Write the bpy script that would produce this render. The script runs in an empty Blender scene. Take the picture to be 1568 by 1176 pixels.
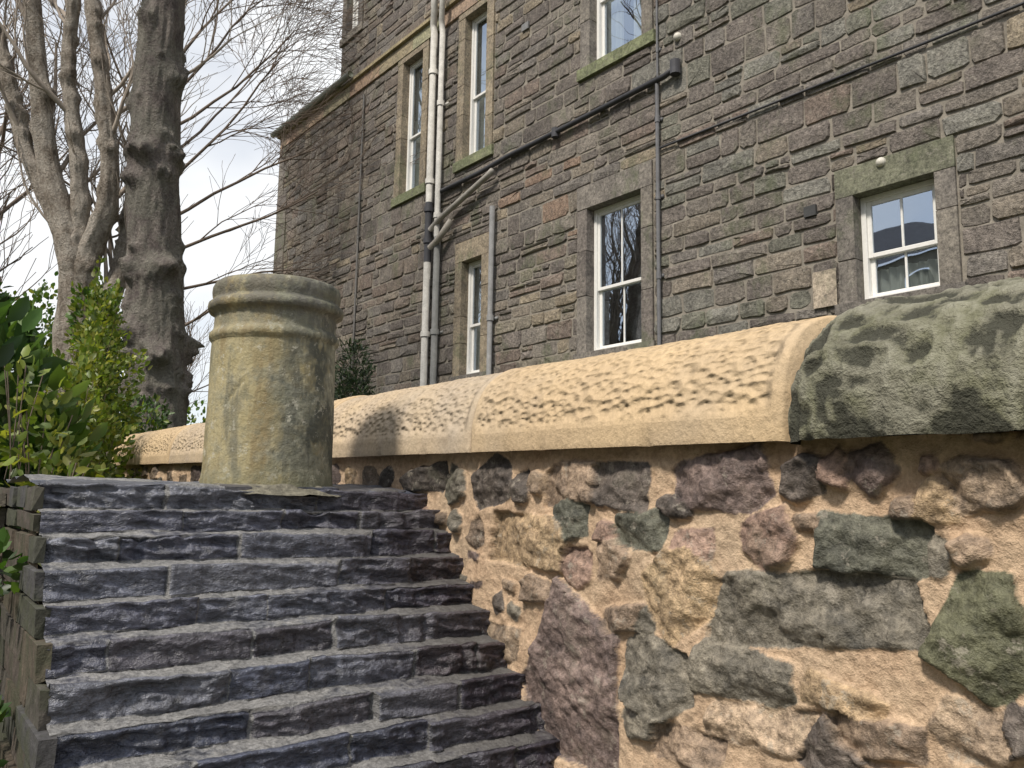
import bpy, math, random
import numpy as np
from mathutils import Matrix, Vector
random.seed(7); rng=np.random.default_rng(7)
scene=bpy.context.scene
# ------------------------------------------------------------------ helpers
def _h(ix,iy,s):
    n=(ix.astype(np.int64)*374761393+iy.astype(np.int64)*668265263+s*974634777)&0xffffffff
    n=((n^(n>>13))*1274126177)&0xffffffff
    n=n^(n>>16)
    return (n&0xffff)/65535.0
def vn(x,y,s=0):
    x=np.asarray(x,float);y=np.asarray(y,float)
    x0=np.floor(x);y0=np.floor(y);fx=x-x0;fy=y-y0
    fx=fx*fx*(3-2*fx);fy=fy*fy*(3-2*fy)
    a=_h(x0,y0,s);b=_h(x0+1,y0,s);c=_h(x0,y0+1,s);d=_h(x0+1,y0+1,s)
    return (a+(b-a)*fx+(c-a)*fy+(a-b-c+d)*fx*fy)*2-1
def fbm(x,y,s=0,o=4,g=.5):
    r=0;a=1
    for i in range(o):
        r=r+a*vn(x*2**i,y*2**i,s+i*17);a*=g
    return r
def empty(name,loc=(0,0,0)):
    e=bpy.data.objects.new(name,None);scene.collection.objects.link(e);e.location=loc;return e
def mk(name,V,F,mat=None,parent=None,smooth=False,col=None,fa=None):
    me=bpy.data.meshes.new(name)
    V=np.asarray(V,dtype=np.float32)
    if isinstance(F,np.ndarray):
        n=len(F);k=F.shape[1]
        me.vertices.add(len(V));me.vertices.foreach_set('co',V.ravel())
        me.loops.add(n*k);me.loops.foreach_set('vertex_index',F.astype(np.int32).ravel())
        me.polygons.add(n);me.polygons.foreach_set('loop_start',np.arange(0,n*k,k,dtype=np.int32))
        me.update(calc_edges=True)
    else:
        me.from_pydata([tuple(map(float,v)) for v in V],[],[tuple(int(i) for i in f) for f in F]);me.update()
    if smooth: me.polygons.foreach_set('use_smooth',[True]*len(me.polygons))
    if col is not None:
        at=me.color_attributes.new('Col','FLOAT_COLOR','POINT')
        c=np.ones((len(V),4),np.float32);c[:,:3]=col;at.data.foreach_set('color',c.ravel())
    for k_,v in (fa or {}).items():
        at=me.attributes.new(k_,'FLOAT','POINT');at.data.foreach_set('value',np.asarray(v,np.float32).ravel())
    if mat: me.materials.append(mat)
    ob=bpy.data.objects.new(name,me);scene.collection.objects.link(ob)
    if parent: ob.parent=parent
    return ob
def gridF(nu,nv,wrap=False):
    i=np.arange(nu if wrap else nu-1)[:,None];j=np.arange(nv-1)[None,:]
    i2=(i+1)%nu
    return np.stack([i*nv+j+0*i,i2*nv+j,i2*nv+j+1,i*nv+j+1],-1).reshape(-1,4)
class Mb:
    def __init__(s): s.V=[];s.F=[];s.C=[]
    def add(s,v,f,c=(1,1,1)):
        o=len(s.V);s.V+=[tuple(p) for p in v];s.F+=[tuple(i+o for i in q) for q in f];s.C+=[c]*len(v)
    def make(s,name,mat,parent=None,smooth=False): return mk(name,s.V,s.F,mat,parent,smooth,col=np.array(s.C))
# ------------------------------------------------------------------ materials
class NT:
    def __init__(s,name):
        s.m=bpy.data.materials.new(name);s.m.use_nodes=True;s.t=s.m.node_tree;s.t.nodes.clear();s.o=s.n('ShaderNodeOutputMaterial')
    def n(s,typ,**k):
        a=s.t.nodes.new(typ)
        for kk,v in k.items(): setattr(a,kk,v)
        return a
    def l(s,a,b): s.t.links.new(a,b)
    def coord(s):
        if not hasattr(s,'_c'): s._c=s.n('ShaderNodeTexCoord').outputs['Object']
        return s._c
    def map(s,sc,rot=(0,0,0)):
        m=s.n('ShaderNodeMapping');m.inputs['Scale'].default_value=sc;m.inputs['Rotation'].default_value=rot;s.l(s.coord(),m.inputs[0]);return m.outputs[0]
    def noise(s,scale,detail=6,rough=.6,vec=None,dist=0):
        a=s.n('ShaderNodeTexNoise');a.inputs['Scale'].default_value=scale;a.inputs['Detail'].default_value=min(detail,4);a.inputs['Roughness'].default_value=rough;a.inputs['Distortion'].default_value=dist
        s.l(vec or s.coord(),a.inputs['Vector']);return a.outputs['Fac']
    def voro(s,scale,vec=None,feature='F1',out='Distance'):
        a=s.n('ShaderNodeTexVoronoi');a.feature=feature;a.inputs['Scale'].default_value=scale;s.l(vec or s.coord(),a.inputs['Vector']);return a.outputs[out]
    def ramp(s,f,a,b,ca=(0,0,0,1),cb=(1,1,1,1)):
        r=s.n('ShaderNodeValToRGB');r.color_ramp.elements[0].position=a;r.color_ramp.elements[1].position=b
        r.color_ramp.elements[0].color=ca;r.color_ramp.elements[1].color=cb;s.l(f,r.inputs[0]);return r.outputs[0]
    def mr(s,f,a,b,lo=0,hi=1):
        r=s.n('ShaderNodeMapRange');s.l(f,r.inputs[0])
        for i,v in enumerate((a,b,lo,hi)): r.inputs[i+1].default_value=v
        return r.outputs[0]
    def mix(s,f,a,b,mode='MIX'):
        x=s.n('ShaderNodeMix',data_type='RGBA',blend_type=mode)
        for sock,v in ((x.inputs[0],f),(x.inputs[6],a),(x.inputs[7],b)):
            if isinstance(v,(int,float)): sock.default_value=v
            elif isinstance(v,tuple): sock.default_value=(v+(1,))[:4]
            else: s.l(v,sock)
        return x.outputs[2]
    def math(s,op,a,b=0):
        x=s.n('ShaderNodeMath',operation=op)
        for sock,v in ((x.inputs[0],a),(x.inputs[1],b)):
            if isinstance(v,(int,float)): sock.default_value=v
            else: s.l(v,sock)
        return x.outputs[0]
    def attr(s,name,out='Color'): return s.n('ShaderNodeAttribute',attribute_name=name).outputs[out]
    def bump(s,h,dist,strength=1,normal=None):
        b=s.n('ShaderNodeBump');b.inputs['Distance'].default_value=dist;b.inputs['Strength'].default_value=strength;s.l(h,b.inputs['Height'])
        if normal: s.l(normal,b.inputs['Normal'])
        return b.outputs[0]
    def fin(s,col,rough=.85,normal=None,spec=.3):
        p=s.n('ShaderNodeBsdfPrincipled')
        for nm,v in (('Base Color',col),('Roughness',rough)):
            if isinstance(v,tuple): p.inputs[nm].default_value=(v+(1,))[:4]
            elif isinstance(v,(int,float)): p.inputs[nm].default_value=v
            else: s.l(v,p.inputs[nm])
        p.inputs['Specular IOR Level'].default_value=spec
        if normal: s.l(normal,p.inputs['Normal'])
        s.l(p.outputs[0],s.o.inputs[0]);return s.m
def g1(v): return (v,v,v,1)
def stonemat(name,scale=18,mott=.5,bump=.004,moss=None,rough=.9,fine=90):
    t=NT(name);c=t.attr('Col');n1=t.noise(scale,8,.65);n2=t.noise(fine,6,.7)
    c=t.mix(1,c,t.ramp(n1,.25,.75,g1(1-mott),g1(1+mott)),'MULTIPLY')
    c=t.mix(.6,c,t.ramp(n2,.3,.7,g1(.6),g1(1.3)),'MULTIPLY')
    if moss:
        mf=t.math('MULTIPLY',t.ramp(t.noise(moss[0],6,.7),moss[1],moss[1]+.15),moss[2])
        c=t.mix(mf,c,moss[3])
    h=t.math('ADD',t.math('MULTIPLY',n1,.7),t.math('MULTIPLY',n2,.4))
    return t.fin(c,rough,t.bump(h,bump))
def plain(name,col,rough=.5,var=.15,scale=20,bump=0,spec=.4):
    t=NT(name);n=t.noise(scale,3,.65)
    c=t.mix(1,col,t.ramp(n,.3,.7,g1(1-var),g1(1+var)),'MULTIPLY')
    return t.fin(c,rough,t.bump(n,bump) if bump else None,spec)
# ------------------------------------------------------------------ camera / light
cd=bpy.data.cameras.new('camera');cam=bpy.data.objects.new('camera',cd);scene.collection.objects.link(cam);scene.camera=cam
cam.matrix_world=(Matrix.Rotation(math.radians(-36),3,'Z')@Matrix.Rotation(math.radians(98),3,'X')@Matrix.Rotation(math.radians(0.9),3,'Z')).to_4x4()
cd.sensor_width=36;cd.lens=36*1260/1568;cd.clip_end=3000;cd.clip_start=.02
SUN_AZ=math.radians(-108);SUN_EL=math.radians(50)
w=bpy.data.worlds.new('World');scene.world=w;w.use_nodes=True;nt=w.node_tree
bg=nt.nodes['Background'];sk=nt.nodes.new('ShaderNodeTexSky');sk.sky_type='NISHITA';sk.sun_disc=False
sk.sun_elevation=SUN_EL;sk.sun_rotation=SUN_AZ;sk.dust_density=1.2;sk.air_density=1.0;sk.ozone_density=1.5
tc=nt.nodes.new('ShaderNodeTexCoord');mp_=nt.nodes.new('ShaderNodeMapping');mp_.inputs['Scale'].default_value=(1,1,2.0)
cn=nt.nodes.new('ShaderNodeTexNoise');cn.inputs['Scale'].default_value=1.7;cn.inputs['Detail'].default_value=5;cn.inputs['Roughness'].default_value=.5
cr=nt.nodes.new('ShaderNodeValToRGB');cr.color_ramp.elements[0].position=.34;cr.color_ramp.elements[1].position=.60
cr.color_ramp.elements[0].color=g1(.15);cr.color_ramp.elements[1].color=g1(.97)
cm=nt.nodes.new('ShaderNodeMix');cm.data_type='RGBA';cm.inputs[7].default_value=(7.3,7.4,7.5,1)
nt.links.new(tc.outputs['Generated'],mp_.inputs[0]);nt.links.new(mp_.outputs[0],cn.inputs['Vector']);nt.links.new(cn.outputs['Fac'],cr.inputs[0]);nt.links.new(cr.outputs[0],cm.inputs[0]);nt.links.new(sk.outputs[0],cm.inputs[6])
nt.links.new(cm.outputs[2],bg.inputs[0]);bg.inputs[1].default_value=.145
sd=bpy.data.lights.new('sun','SUN');so=bpy.data.objects.new('sun',sd);scene.collection.objects.link(so)
sd.energy=4.0;sd.angle=math.radians(8);sd.color=(1,.93,.82)
dv=Vector((math.sin(SUN_AZ)*math.cos(SUN_EL),math.cos(SUN_AZ)*math.cos(SUN_EL),math.sin(SUN_EL)))
so.rotation_euler=dv.to_track_quat('Z','Y').to_euler();so.location=(0,0,20)
scene.view_settings.view_transform='Standard'
# ------------------------------------------------------------------ ground (one sheet)
def nonuni(*segs):
    a=[]
    for s,e,st in segs: a+=list(np.arange(s,e,st))
    a.append(segs[-1][1]);return np.array(a)
gx=nonuni((-900,-60,60),(-60,-8,4),(-8,1.22,.2),(1.22,1.4,.06),(1.4,12,.5),(12,60,4),(60,900,60))
gy=nonuni((-900,-60,60),(-60,-6,4),(-6,2.5,.25),(2.5,2.66,.05),(2.66,20,.5),(20,80,4),(80,900,60))
GX,GY=np.meshgrid(gx,gy,indexing='ij')
def gz(X,Y):
    up=np.clip((X-1.24)/.14,0,1)
    zu=-.05+np.clip((X-1.4)/5,0,1)*.9
    lf=np.clip((Y-2.52)/.12,0,1)
    zl=-1.6+lf*1.35+np.clip((Y-3)/6,0,1)*.35*lf
    return zl*(1-up)+zu*up
GZ=gz(GX,GY)+fbm(GX*1.3,GY*1.3,3)*.02
t=NT('ground_soil_grass');n=t.noise(3,8,.7);c=t.mix(t.ramp(n,.4,.6),(.05,.075,.02),(.09,.07,.045));mg=t.fin(c,.95,t.bump(t.noise(25),.03))
mk('ground',np.stack([GX,GY,GZ],-1).reshape(-1,3),gridF(len(gx),len(gy)),mg,smooth=True)
# ------------------------------------------------------------------ rubble wall
PAL={'D':(.105,.09,.08),'G':(.095,.097,.078),'B':(.23,.175,.13),'O':(.37,.275,.175),'R':(.25,.175,.14),'K':(.165,.152,.125),'P':(.145,.112,.102),'M':(.115,.118,.075),'S':(.31,.24,.175)}
ST=[(1.912,.048,.103,.034,'D'),(1.763,.035,.046,.037,'K'),(1.602,.035,.081,.05,'D'),(1.482,.025,.027,.036,'D'),(1.432,.036,.023,.024,'B'),(1.312,.033,.088,.044,'B'),(1.167,.029,.081,.047,'D'),(.928,.035,.108,.047,'P'),(.759,.037,.04,.03,'D'),(.709,.049,.024,.02,'R'),(.655,.055,.037,.023,'P'),(.565,.055,.013,.012,'R'),(.5,.026,.048,.033,'S'),(1.461,-.088,.145,.058,'O'),(1.31,-.031,.05,.040,'G'),(1.294,-.132,.042,.036,'R'),
(1.416,-.191,.071,.021,'B'),(1.332,-.195,.036,.018,'P'),(1.113,-.052,.067,.035,'G'),(.986,-.07,.047,.026,'R'),(.831,-.054,.055,.036,'R'),(.661,-.058,.086,.047,'G'),(.524,-.053,.024,.016,'B'),(.508,-.16,.051,.076,'M'),(1.195,-.116,.036,.039,'B'),(1.025,-.157,.084,.053,'O'),(1.166,-.222,.056,.023,'B'),(.762,-.152,.182,.053,'K'),
(1.077,-.306,.08,.052,'K'),(.889,-.27,.096,.04,'K'),(1.304,-.374,.125,.150,'P'),(.716,-.275,.062,.022,'O'),(.864,-.35,.105,.029,'S'),(.666,-.316,.07,.03,'B'),(.6,-.375,.09,.03,'B'),(.532,-.283,.048,.035,'S'),(1.009,-.41,.073,.031,'B'),(.476,-.267,.02,.03,'D'),(.559,.004,.03,.025,'O'),(.604,-.004,.023,.015,'B'),(.752,-.027,.028,.014,'B'),(1.022,-.006,.038,.019,'D'),(1.21,-.066,.028,.022,'R'),(1.113,-.221,.028,.02,'K'),(.571,-.064,.017,.025,'K'),
(.74,-.36,.05,.03,'D'),(1.12,-.395,.04,.03,'K')]
stones=[]
for (a,b,u,v,c) in ST:
    stones.append([a,b,u*1.05+.002,v*1.05+.002,random.uniform(-.1,.1),np.array(PAL[c])*random.uniform(.85,1.15),random.random()*99])
def fits(y,z,a,b):
    for s in stones:
        ox=a+s[2]+.007-abs(y-s[0]);oz=b+s[3]+.007-abs(z-s[1])
        if ox>0 and oz>0: return False
    return True
for it in range(16000):
    f=1-it/16000
    a=random.uniform(.022,.04+.10*f);b=min(a*random.uniform(.4,.8),.06)
    y=random.uniform(-1.5,6) if it%2 else random.uniform(.2,2);z=random.uniform(-1.58,.085+.0167*y-b) if it%2 else random.uniform(-.6,.1-b)
    if fits(y,z,a,b):
        k=random.choice('DBBKKRPSSO')
        stones.append([y,z,a,b,random.uniform(-.15,.15),np.array(PAL[k])*random.uniform(.8,1.15),random.random()*99])
yy=nonuni((-1.5,.2,.03),(.2,2.1,.004),(2.1,6.01,.015));zz=nonuni((-1.6,-.62,.025),(-.62,.2,.004))
Y,Z=np.meshgrid(yy,zz,indexing='ij')
SD=np.full(Y.shape,-.05);H=np.zeros(Y.shape);C=np.zeros(Y.shape+(3,))+.3
wy=Y+fbm(Y*30,Z*30,5,4)*.003+fbm(Y*9,Z*9,7,2)*.005;wz=Z+fbm(Y*30,Z*30,55,4)*.003+fbm(Y*9,Z*9,57,2)*.005
for s in stones:
    y,z,a,b,rot,c,sdn=s
    m=max(a,b)+.06;r=random.Random(int(sdn*1000))
    i0,i1=np.searchsorted(yy,[y-m,y+m]);j0,j1=np.searchsorted(zz,[z-m,z+m])
    if i1-i0<2 or j1-j0<2: continue
    dy=wy[i0:i1,j0:j1]-y;dz=wz[i0:i1,j0:j1]-z
    cr_,sr=math.cos(rot),math.sin(rot);u=(dy*cr_+dz*sr);v=(-dy*sr+dz*cr_)
    sdv=np.full(u.shape,9.)
    k=r.choice([5,6,6,7])
    if a>1.7*b: angs=[r.uniform(-.3,.3),math.pi/2+r.uniform(-.12,.12),math.pi+r.uniform(-.3,.3),-math.pi/2+r.uniform(-.12,.12),math.pi/4+r.uniform(-.3,.3),-math.pi*.75+r.uniform(-.3,.3)]
    else: angs=[2*math.pi*(q+r.uniform(-.3,.3))/k+sdn for q in range(k)]
    for q,an in enumerate(angs):
        ca_,sa_=math.cos(an),math.sin(an);pw=1.25
        sup=(abs(a*ca_)**pw+abs(b*sa_)**pw)**(1/pw)*r.uniform(.88,1.0)
        pl=sup-(u*ca_+v*sa_);kk=.004
        hh_=np.clip(.5+.5*(pl-sdv)/kk,0,1);sdv=pl*(1-hh_)+sdv*hh_-kk*hh_*(1-hh_)
    cur=SD[i0:i1,j0:j1];msk=sdv>cur
    bul=np.clip(sdv/.007,0,1);bul=bul*bul*(3-2*bul)
    fac=fbm(u*24+sdn,v*34,9,4)*.006+ (u*math.sin(sdn)+v*math.cos(sdn*1.7))*.08
    fac+= -np.clip(u*math.cos(sdn*3)+v*math.sin(sdn*3)-.3*min(a,b),0,1)*.4
    fac+= -np.clip(u*math.cos(sdn*5+2)+v*math.sin(sdn*5+2)-.4*min(a,b),0,1)*.35
    h=np.maximum(.004+bul*(.005+.012*math.sin(sdn*5)**2+fac),.001+.25*fac)
    hh=H[i0:i1,j0:j1];hh[msk]=h[msk];cur[msk]=sdv[msk]
    cc=C[i0:i1,j0:j1];cc[msk]=c
mort=.004+fbm(Y*9,Z*9,31,5)*.005+fbm(Y*60,Z*60,77,2)*.0018
Hs=H+fbm(Y*70,Z*70,12,3)*.0022
k=np.clip((SD+.003)/.006,0,1)
X=1.117-(mort*(1-k)+(Hs+mort*.4)*k)
Zr=np.minimum(Z,.09+.0167*(Y-.44)+.004)
t=NT('rubble_stone_lime_mortar')
sdn_=t.math('ADD',t.attr('sd','Fac'),t.math('MULTIPLY',t.math('SUBTRACT',t.noise(45,7,.75),.5),.014))
isst=t.ramp(sdn_,.0005,.0025)
n1=t.noise(14,8,.7);n2=t.noise(75,8,.75)
sc=t.mix(1,t.attr('Col'),t.ramp(n1,.3,.7,(.5,.5,.52,1),(1.75,1.68,1.6,1)),'MULTIPLY')
sc=t.mix(.85,sc,t.ramp(n2,.3,.7,g1(.35),g1(1.75)),'MULTIPLY')
sc=t.mix(t.math('MULTIPLY',t.ramp(t.noise(27,5,.75),.58,.64),.45),sc,(.38,.34,.28))
sc=t.mix(t.math('MULTIPLY',t.ramp(t.noise(7,6,.7),.56,.68),.35),sc,(.10,.105,.075))
mc=t.mix(t.ramp(t.noise(7,7,.7),.3,.7),(.47,.325,.215),(.60,.45,.31))
mc=t.mix(.8,mc,t.ramp(n2,.3,.7,(.6,.58,.56,1),g1(1.25)),'MULTIPLY')
mc=t.mix(t.math('MULTIPLY',t.mr(t.voro(110),.0,.16,1,0),.6),mc,(.25,.17,.11))
mc=t.mix(t.math('MULTIPLY',t.ramp(t.noise(2.6,6,.7),.5,.7),.5),mc,(.37,.30,.22))
col=t.mix(isst,mc,sc)
mwall=t.fin(col,t.mr(isst,0,1,.95,.6),t.bump(t.math('ADD',n2,n1),.006),.35)
wall_shade=np.clip((Y-1.35)/.5,0,1)[...,None]
C=C*(1-.5*wall_shade)  # pot's shadow on the wall beside the stair, darkened into the stone colours
rw=empty('rubble_boundary_wall')
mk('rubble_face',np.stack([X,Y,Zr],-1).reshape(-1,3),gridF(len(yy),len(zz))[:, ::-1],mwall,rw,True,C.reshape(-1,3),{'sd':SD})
mcore=plain('wall_core_mortar',(.35,.25,.17),.95,.2,12,.01)
def box(x0,x1,y0,y1,z0,z1):
    v=[(x,y,z) for x in (x0,x1) for y in (y0,y1) for z in (z0,z1)]
    return v,[(0,1,3,2),(4,6,7,5),(0,4,5,1),(2,3,7,6),(0,2,6,4),(1,5,7,3)]
b=Mb();v,f=box(1.145,1.47,-1.5,6,-1.6,.06);b.add(v,f);b.make('wall_core',mcore,rw)
# ------------------------------------------------------------------ coping stones
def copemat(name,base,dark,tool,rough=.9,moss=0):
    t=NT(name)
    n=t.noise(5,6,.65);n2=t.noise(80,6,.7)
    c=t.mix(t.ramp(n,.3,.72),base,dark)
    c=t.mix(.7,c,t.ramp(n2,.3,.7,g1(.72),g1(1.2)),'MULTIPLY')
    if moss:
        pit=t.attr('tool','Fac')
        c=t.mix(t.math('MULTIPLY',t.ramp(t.noise(7,7,.75),.46,.62),.6),c,(.17,.172,.10))
        pf=t.math('ADD',pit,t.math('MULTIPLY',t.math('SUBTRACT',t.noise(26,5,.8),.5),1.1))
        c=t.mix(t.mr(pf,.42,.62,.92,0),c,(.055,.055,.042))
        c=t.mix(t.mr(pf,.64,1.0,0,.65),c,(.34,.33,.26))
        h=n2
    else:
        v1=t.voro(62,t.map((1.2,.7,1.2),(.35,0,0)),'SMOOTH_F1');tl=t.attr('tool','Fac')
        c=t.mix(t.math('MULTIPLY',t.math('MULTIPLY',t.mr(v1,.1,.45,1,0),.22),tl),c,tuple(x*.5 for x in base))
        c=t.mix(t.math('MULTIPLY',t.ramp(t.noise(1.7,5,.6),.5,.7),.45),c,(.38,.34,.29))
        c=t.mix(t.math('MULTIPLY',t.ramp(t.noise(9,6,.75),.56,.7),.25),c,(.34,.25,.17))
        h=t.math('ADD',t.math('MULTIPLY',t.math('MULTIPLY',v1,tl),tool),t.math('MULTIPLY',n2,.3))
    return t.fin(c,rough,t.bump(h,.012),.25)
mcope=copemat('tooled_new_sandstone',(.58,.43,.26),(.48,.36,.23),1.5)
mcope2=copemat('tooled_new_sandstone_pale',(.54,.42,.28),(.42,.34,.26),1.4)
mold=copemat('weathered_old_sandstone',(.23,.22,.17),(.15,.145,.11),.5,.95,1)
wallcope=empty('wall_coping')
def cope(name,y0,y1,mat,x0,hw,ht,old=0,sd_=0):
    ys=np.linspace(y0,y1,max(8,int((y1-y0)/(.004 if y0<2.5 else .015))))
    pr=[(0,0),(-.001,.008),(0,.018)]
    for tt in np.linspace(.04,math.pi-.04,84):
        pr.append((hw-hw*math.copysign(abs(math.cos(tt))**.8,math.cos(tt)),.018+(ht-.018)*math.sin(tt)**.85))
    pr+=[(2*hw,.018),(2*hw,0)]
    pr=np.array(pr);nv=len(pr)
    U=np.repeat(ys[:,None],nv,1);PX=x0+np.repeat(pr[None,:,0],len(ys),0);PZ=np.repeat(pr[None,:,1],len(ys),0)
    arc=np.concatenate([[0],np.cumsum(np.hypot(*np.diff(pr,axis=0).T))])[None,:]+0*U
    cx,cz=x0+hw,.02
    nx=PX-cx;nz=PZ-cz+.05;L=np.hypot(nx,nz);nx/=L;nz/=L
    e=np.minimum(U-y0,y1-U)+fbm(arc*30,0*arc,sd_,3)*.002;te=np.clip((e-.018)/.012,0,1)*np.clip((arc-.045)/.02,0,1)
    if not old:
        d=fbm(U*8,arc*12,sd_,4)*.0022
        cell=np.sin((U+arc*.35)*165+vn(U*26,arc*26,4)*3.5)*np.sin(arc*260+vn(U*25,arc*25,8)*3.5)
        d+=cell*.0016*te*(.65+.4*vn(U*7,arc*7,sd_+2))-.001*te
        d+=-.005*np.clip(1-e/.007,0,1)-.006*np.clip(vn(U*16,arc*4+sd_,sd_+9)-.55,0,1)*np.clip(1-arc/.03,0,1)*3
    else:
        lump=1-np.abs(vn(U*24+vn(U*9,arc*9,3)*.8,arc*27,6))*1.0-np.abs(vn(U*50,arc*52,16))*.45
        d=fbm(U*7,arc*8,sd_,3)*.007+(lump-.5)*.012+fbm(U*90,arc*90,sd_+5,2)*.0014
        te=np.clip(.5+(lump-.45)*.8,0,1)
        d+=-.055*np.clip(1-e/.11,0,1)**2.2*np.clip(nz+.1,0,1)-.012*np.clip(1-e/.014,0,1)**2
    PX=PX+nx*d;PZ=PZ+nz*d
    base=.090+.0167*(U-.44)
    V=np.stack([PX,U,base+PZ],-1).reshape(-1,3)
    n=len(V);F=[tuple(q) for q in gridF(len(ys),nv)]
    V=np.vstack([V,[[cx,y0,base[0,0]+.08],[cx,y1,base[-1,0]+.08]]])
    o=(len(ys)-1)*nv
    for j in range(nv-1): F.append((j,j+1,n));F.append((o+j+1,o+j,n+1))
    F.append((nv-1,0,n));F.append((o,o+nv-1,n+1))
    return mk(name,V,F,mat,wallcope,True,None,{'tool':np.append(te.ravel(),[0,0])})
cope('old_cope_stone',-.6,.766,mold,1.05,.222,.226,1,3)
cope('new_cope_stone_a',.772,1.648,mcope,1.075,.205,.222,0,11)
cope('new_cope_stone_b',1.653,2.55,mcope2,1.077,.203,.218,0,21)
cope('new_cope_stone_c',2.555,3.45,mcope,1.075,.205,.222,0,31)
cope('new_cope_stone_d',3.455,4.5,mcope2,1.078,.203,.22,0,41)
cope('new_cope_stone_e',4.505,6.0,mcope,1.075,.205,.222,0,51)
cope('old_cope_stone_b',-1.5,-.61,mold,1.052,.222,.226,1,63)
# ------------------------------------------------------------------ stepped slate stair
zs=[.014,-.038,-.083,-.14,-.2,-.252,-.313,-.374,-.43,-.485];
while zs[-1]>-1.6: zs.append(zs[-1]-.058)
xs=np.arange(.215,1.17,.0035);nx=len(xs)
rows=[];kind=[];colr=[]
def slabs(i):
    r=random.Random(i*13+5);b=[.19-r.uniform(0,.1)];
    while b[-1]<1.2: b.append(b[-1]+r.uniform(.13,.40))
    return b,r
def addrow(Yr,Zr_,K,Cr): rows.append(np.stack([xs,Yr,Zr_],-1));kind.append(K);colr.append(Cr)
for yb in np.linspace(2.62,1.915,60):
    n_=fbm(xs*9,yb*14+0*xs,101,4)
    addrow(0*xs+yb,.012+.018*np.clip((yb-1.9)/.3,0,1)+n_*.005+np.abs(vn(xs*6,yb*6+0*xs,9))*.008,np.clip(.45+n_*.9,0,1),np.tile([.065,.07,.09],(nx,1)))
pc=[(.058,.064,.088),(.072,.074,.094),(.047,.052,.072),(.088,.092,.112),(.068,.064,.074),(.105,.108,.125)]
for i,z0 in enumerate(zs[:-1]):
    z1=zs[i+1];b,r=slabs(i);idx=np.searchsorted(b,xs)-1
    ns=len(b);oy=np.array([r.uniform(-.011,.008) for _ in range(ns)])[idx];oz=np.array([r.uniform(-.007,.005) for _ in range(ns)])[idx]
    tilt=np.array([r.uniform(-.04,.04) for _ in range(ns)])[idx];ty=np.array([r.uniform(-.05,.05) for _ in range(ns)])[idx]
    und=np.array([r.uniform(-.2,.6) for _ in range(ns)])[idx];rg=np.array([r.uniform(.35,1.3) for _ in range(ns)])[idx]
    bc=np.array(b)[idx];bn=np.array(b)[np.minimum(idx+1,ns-1)];mid=(bc+bn)/2
    oz=oz+tilt*(xs-mid);oy=oy+ty*(xs-mid)
    cs=np.array([pc[r.randrange(6)] for _ in range(ns)])[idx]
    wet=np.clip((xs-.72)/.3,0,1)[:,None];cs=cs*(1-.6*wet)+np.array([.016,.008,.007])*wet  # pot's shadow on the right of the steps, painted into the slab colours
    ed=np.minimum(xs-bc,bn-xs);jw=np.array([r.uniform(.003,.007) for _ in range(ns)])[idx];jt=np.clip((jw-ed)/.0025,0,1)
    Yn=1.90-.06*i
    chip=np.clip(fbm(xs*9,0*xs+i*5.1,600+i,4)-.45,0,1)
    nose_y=Yn+oy+fbm(xs*14,0*xs+i*7.3,40+i,4)*.0034+chip*.035
    nose_z=z0+oz+fbm(xs*24,0*xs+i*3.1,80+i,4)*.0028-chip*.02
    bot=z1+.006+fbm(xs*10,0*xs,120+i,4)*.003
    fine=14 if i<12 else 4
    addrow(nose_y+.018,nose_z+.001,np.maximum(.55,jt),cs)
    addrow(nose_y+.004,nose_z+.001,np.maximum(.25,jt),cs)
    for q in np.linspace(.04,1,fine):
        zq=nose_z*(1-q)+bot*q
        rid=np.abs(fbm(xs*12+i*9,zq*34+xs*8,200+i,5))*.016*rg+np.round(fbm(xs*8,zq*50,350+i,3)*2)*.0030*rg
        addrow(nose_y+.001+rid*min(1,q*5)+jt*.004-.004*und*q*(1-q)*4,zq,np.maximum(jt,1.0 if q>.97 else 0),cs)
    for q in np.linspace(.15,.92,6 if fine==14 else 2):
        yq=(nose_y+.012)*(1-q)+(Yn-.06+.014)*q
        addrow(yq,bot*(1-q)+(z1-.001)*q+fbm(xs*30,yq*30,400,4)*.003,np.clip(1.0-.25*vn(xs*7,0*xs+i,71)-.15,0,1),cs)
G=np.array(rows).transpose(1,0,2);K=np.array(kind).T;CC=np.array(colr).transpose(1,0,2)
t=NT('split_slate_steps');n1=t.noise(24,8,.72,t.map((1,1,2.4),(0,.25,0)));n2=t.noise(120,6,.7)
kk=t.math('ADD',t.attr('mortar','Fac'),t.math('MULTIPLY',t.math('SUBTRACT',n1,.5),1.1))
isM=t.ramp(kk,.55,.80)
sc=t.mix(1,t.attr('Col'),t.ramp(n1,.3,.72,g1(.35),(2.0,2.03,2.12,1)),'MULTIPLY')
sc=t.mix(t.math('MULTIPLY',t.ramp(t.noise(11,7,.75),.58,.72),.3),sc,(.16,.155,.15))
sc=t.mix(.7,sc,t.ramp(n2,.3,.7,g1(.5),g1(1.5)),'MULTIPLY')
mc=t.mix(t.ramp(n1,.3,.7),(.135,.135,.138),(.25,.245,.24))
mc=t.mix(.8,mc,t.ramp(n2,.35,.65,g1(.45),g1(1.4)),'MULTIPLY')
step_xyz=t.n('ShaderNodeSeparateXYZ');t.l(t.coord(),step_xyz.inputs[0])
mc=t.mix(t.mr(step_xyz.outputs[0],.68,1.02,0,.75),mc,(.06,.054,.05))  # same pot shadow painted into the mortar, deepening towards the wall
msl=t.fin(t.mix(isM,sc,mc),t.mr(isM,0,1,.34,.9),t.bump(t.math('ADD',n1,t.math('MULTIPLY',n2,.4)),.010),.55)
steps=empty('stone_steps')
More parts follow.
